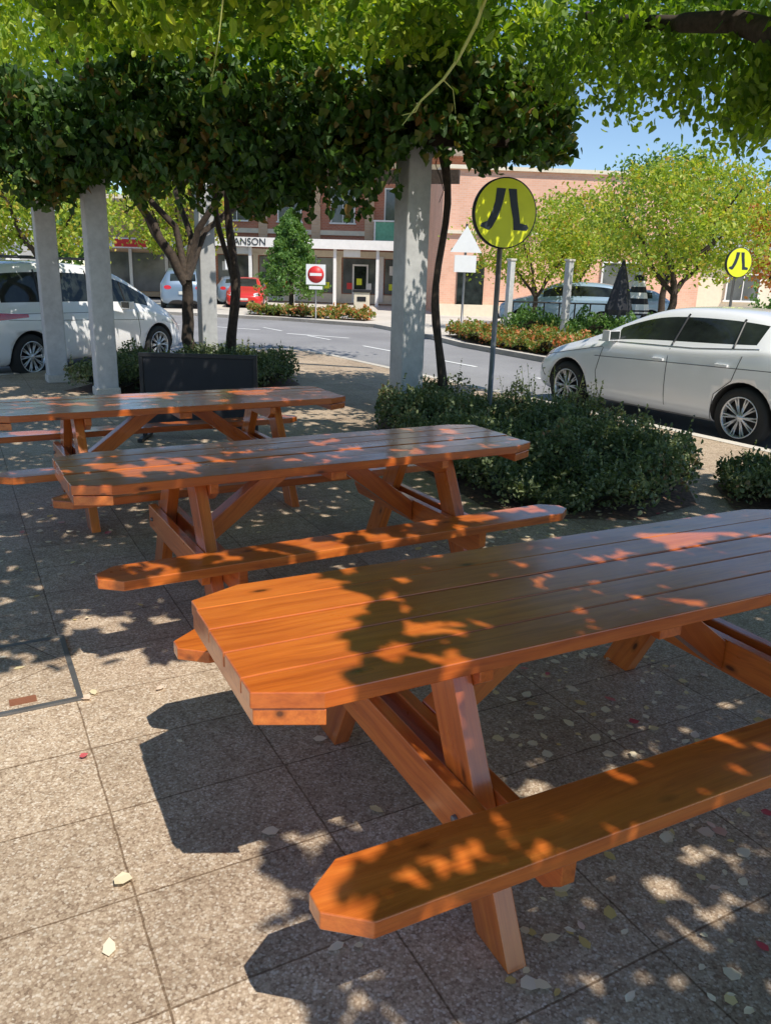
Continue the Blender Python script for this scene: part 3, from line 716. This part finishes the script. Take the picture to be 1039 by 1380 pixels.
car('red_car',(-7.1,40,-.12),(.1,-1),CARR,FOC,1.38,-1.36,.33,1.0,False)
car('blue_wagon_car',(6.0,28.6,0.0),(-.95,.2),CARB,SUV,1.35,-1.35,.34,1.0,False)
car('silver_car',(8.6,32,0.0),(-.9,.1),CARB,FOC,1.38,-1.36,.33,1.0,False)

# ------------------------------------------------------------------ buildings
def window(b,x,z,w,h,y,mat=WINB,fr=WHITE):
    b.box((x,y-.01,z),(w,.06,h),mat)
    for s in (-1,1): b.box((x+s*(w/2),y-.05,z),(.07,.10,h+.07),fr)
    b.box((x,y-.05,z+h/2+.035),(w+.07,.11,.07),fr); b.box((x,y-.06,z-h/2-.04),(w+.2,.16,.08),fr); b.box((x,y-.045,z),(.04,.05,h),fr)
b=MB(); W=15
b.box((0,4,4.0),(W,8,8.0),BRICKR); b.box((0,-.06,8.1),(W+.3,8.4,.25),WHITE)
b.box((0,-1.4,3.15),(W+.4,2.8,.12),ROOFG); b.box((0,-2.86,3.15),(W+.4,.10,.48),WHITE)
for k in range(7): b.box((-W/2+.6+k*2.3,-2.6,1.5),(.16,.16,3.0),WHITE)
b.box((0,-.03,2.72),(W-.2,.08,.35),CREAM); b.box((0,-.04,.30),(W-.2,.1,.5),CREAM)
for k in range(6):
    x=-W/2+1.45+k*2.4
    b.box((x,-.05,1.55),(2.0,.06,1.9),WINB); b.box((x+1.18,-.06,1.4),(.28,.14,2.5),WHITE if k%2 else CREAM)
    if k%2: b.box((x,-.10,1.15),(.9,.05,2.1),WHITE); b.box((x,-.13,1.2),(.7,.04,1.8),GLASSD)
    else: b.box((x-.3,-.1,1.9),(.9,.03,.5),ORANGE if k==2 else WHITE)
    for q in range(3): b.box((x-.6+q*.55,-.19,1.0+.25*(q%2)),(.3,.02,.35),(REDP,YEL,WPAINT)[(q+k)%3])
for k in range(5):
    x=-W/2+1.6+k*3; window(b,x,5.3,1.3,1.8,-.02); b.box((x+1.5,-.10,5.3),(.5,.22,3.6),BRICKT)
    b.box((x+.8,-2.5,2.72),(.9,.05,.35),(WPAINT,REDP,WPAINT,ORANGE,YEL)[k])
b.box((0,-.09,3.85),(W,.16,.25),CREAM); b.box((0,-.09,7.4),(W,.16,.25),CREAM)
b.box((4.2,-1.2,3.95),(4.4,.06,.95),GREENP); b.box((4.2,-1.25,4.48),(4.6,.1,.08),WHITE); b.box((4.2,-1.2,3.42),(4.6,.14,.10),WHITE)
for k in range(5): b.box((2.0+k*1.1,-1.26,3.9),(.08,.08,1.1),WHITE)
e=empty('shop_building',(-3.0,47,0),R(-3)); b.build('walls_and_openings',parent=e)
fc=bpy.data.curves.new('lettering','FONT'); fc.body='JANSON'; fc.size=.5; fc.extrude=.01; fc.align_x='CENTER'
t=bpy.data.objects.new('lettering',fc); scene.collection.objects.link(t); t.parent=e; t.location=(-4.6,-2.93,3.0); t.rotation_euler=(math.pi/2,0,0); fc.materials.append(SYM)
b=MB(); b.box((0,4,2.6),(7,8,5.2),BRICKT); b.box((0,-1.3,2.9),(7.3,2.6,.12),ROOFG); b.box((0,-2.66,2.95),(7.3,.08,.55),WHITE); b.box((0,-.05,1.4),(6.4,.06,2.2),WINB)
for k in range(4): b.box((-3.2+k*2.13,-.1,1.4),(.18,.12,2.6),WHITE)
b.box((0,-2.72,2.95),(2.2,.04,.40),REDP); b.box((-2.4,-2.72,2.95),(1.6,.04,.40),ORANGE)
b.box((0,-.05,5.25),(7.3,8.3,.2),CREAM); b.build('shop_building',(-14.5,49,0),0)
b=MB(); b.box((6,6,3.1),(12,12,6.2),BRICKP); b.box((6,5.95,6.26),(12.2,12.2,.16),CREAM); b.box((6,-.05,.25),(12,.12,.5),CREAM)
b.box((1.4,-.04,1.35),(1.2,.1,2.1),GLASSD); window(b,8.2,1.9,1.6,1.2,-.02)
b.box((6,-.06,3.6),(12.05,.14,.14),CREAM)
b.build('brick_building',(2.1,37,0),R(4))
b=MB(); b.box((0,5,1.5),(16,10,3.0),CREAM); b.prism([(-8.5,3.0),(8.5,3.0),(5.5,4.6),(-5.5,4.6)],-.5,10.5,ROOFG,Matrix(((1,0,0,0),(0,0,1,0),(0,1,0,0),(0,0,0,1)))); window(b,-4,1.6,1.6,1.2,-.02); window(b,0,1.6,1.6,1.2,-.02); window(b,4,1.6,1.6,1.2,-.02)
b.build('house',(21,40,0),0)
b=MB(); b.box((0,4,2.2),(14,8,4.4),WHITE); b.box((0,-.1,2.9),(14.2,.3,.3),ROOFG)
for k in range(5): window(b,-5.4+k*2.7,1.5,1.6,1.5,-.02)
b.build('shop_building',(-30,50,0),R(8))
b=MB()
for x,y in ((3.5,24.5),(4.9,23.0)):
    b.box((x,y,1.1),(.17,.17,2.2),POSTM,R(30)); b.box((x,y,2.23),(.22,.22,.06),CONC,R(30))
b.build('garden_posts',bevel=.01)
b=MB(); b.box((0,0,.5),(.6,.6,1.0),CREAM); b.box((0,0,1.05),(.7,.7,.1),BLACK); b.box((0,-.31,.75),(.35,.02,.18),BLACK); b.build('litter_bin',(-1.2,32.2,0),bevel=.02)
def umb(loc,c1,c2,sc=1):
    b=MB(); b.tube([(0,0,0),(0,0,2.35)],.025,STEEL,8); b.box((0,0,.05),(.5,.5,.1),BLACK)
    n=16; prof=[(.03,2.3),(.10,2.0),(.20,1.5),(.30,1.0),(.26,.85)]
    for i in range(len(prof)-1):
        (r0,z0),(r1,z1)=prof[i],prof[i+1]
        S=3
        for q in range(S):
            ra,za=r0+(r1-r0)*q/S,z0+(z1-z0)*q/S; rb,zb=r0+(r1-r0)*(q+1)/S,z0+(z1-z0)*(q+1)/S
            vs=[];
            for (r_,z_) in ((ra,za),(rb,zb)):
                for k in range(n): a=2*math.pi*k/n; rr=r_*(1+.25*(k%2)); vs.append((rr*math.cos(a),rr*math.sin(a),z_))
            b.add(vs,[(k,(k+1)%n,n+(k+1)%n,n+k) for k in range(n)],c1 if (i*S+q)%2 else c2)
    o=b.build('market_umbrella',loc); o.scale=(sc,sc,sc)
umb((6.2,22.3,0),BLACKF,BLACKF,.97); umb((6.95,23.2,0),BLACKF,WPAINT,.95)
b=MB()
for k in range(9): b.tube([(3.3+.5*k,25.6+.05*k,0),(3.3+.5*k,25.6+.05*k,1.0)],.025,BLACK,6)
b.tube([(3.3,25.6,1.0),(7.3,26.0,1.0)],.025,BLACK,6); b.tube([(3.3,25.6,.5),(7.3,26.0,.5)],.02,BLACK,6); b.build('railing')

# ------------------------------------------------------------------ light
sd=Vector((SX,SY,1)).normalized()
L=bpy.data.lights.new('sun','SUN'); L.energy=5.0; L.angle=R(.42); L.color=(1,.94,.84)
so=bpy.data.objects.new('sun',L); scene.collection.objects.link(so); so.rotation_euler=sd.to_track_quat('Z','Y').to_euler(); so.location=(8,-10,20)
w=bpy.data.worlds.new('World'); scene.world=w; w.use_nodes=True; nt=w.node_tree
sk=nt.nodes.new('ShaderNodeTexSky'); sk.sky_type='NISHITA'; sk.sun_disc=False; sk.sun_elevation=math.asin(sd.z); sk.sun_rotation=math.atan2(SX,SY)
sk.air_density=1.0; sk.dust_density=.0; sk.ozone_density=4.0; sk.altitude=500
bg=nt.nodes['Background']; nt.links.new(sk.outputs[0],bg.inputs[0]); bg.inputs[1].default_value=.15
scene.view_settings.view_transform='Standard'; scene.view_settings.look='None'; scene.view_settings.exposure=0

# ------------------------------------------------------------------ camera
th=R(16.8); ro=R(1.8)
F_=Vector((0,math.cos(th),-math.sin(th))); U0=Vector((0,math.sin(th),math.cos(th))); R0=Vector((1,0,0))
rt=R0*math.cos(ro)+U0*math.sin(ro); up=-R0*math.sin(ro)+U0*math.cos(ro); bk=-F_
Mx=Matrix((( rt.x,up.x,bk.x,0),(rt.y,up.y,bk.y,0),(rt.z,up.z,bk.z,1.70),(0,0,0,1)))
cd=bpy.data.cameras.new('camera'); cam=bpy.data.objects.new('camera',cd); scene.collection.objects.link(cam); cam.matrix_world=Mx
cd.sensor_fit='VERTICAL'; cd.sensor_height=36; cd.lens=1060/1380*36; cd.clip_start=.05; cd.clip_end=2000
scene.camera=cam
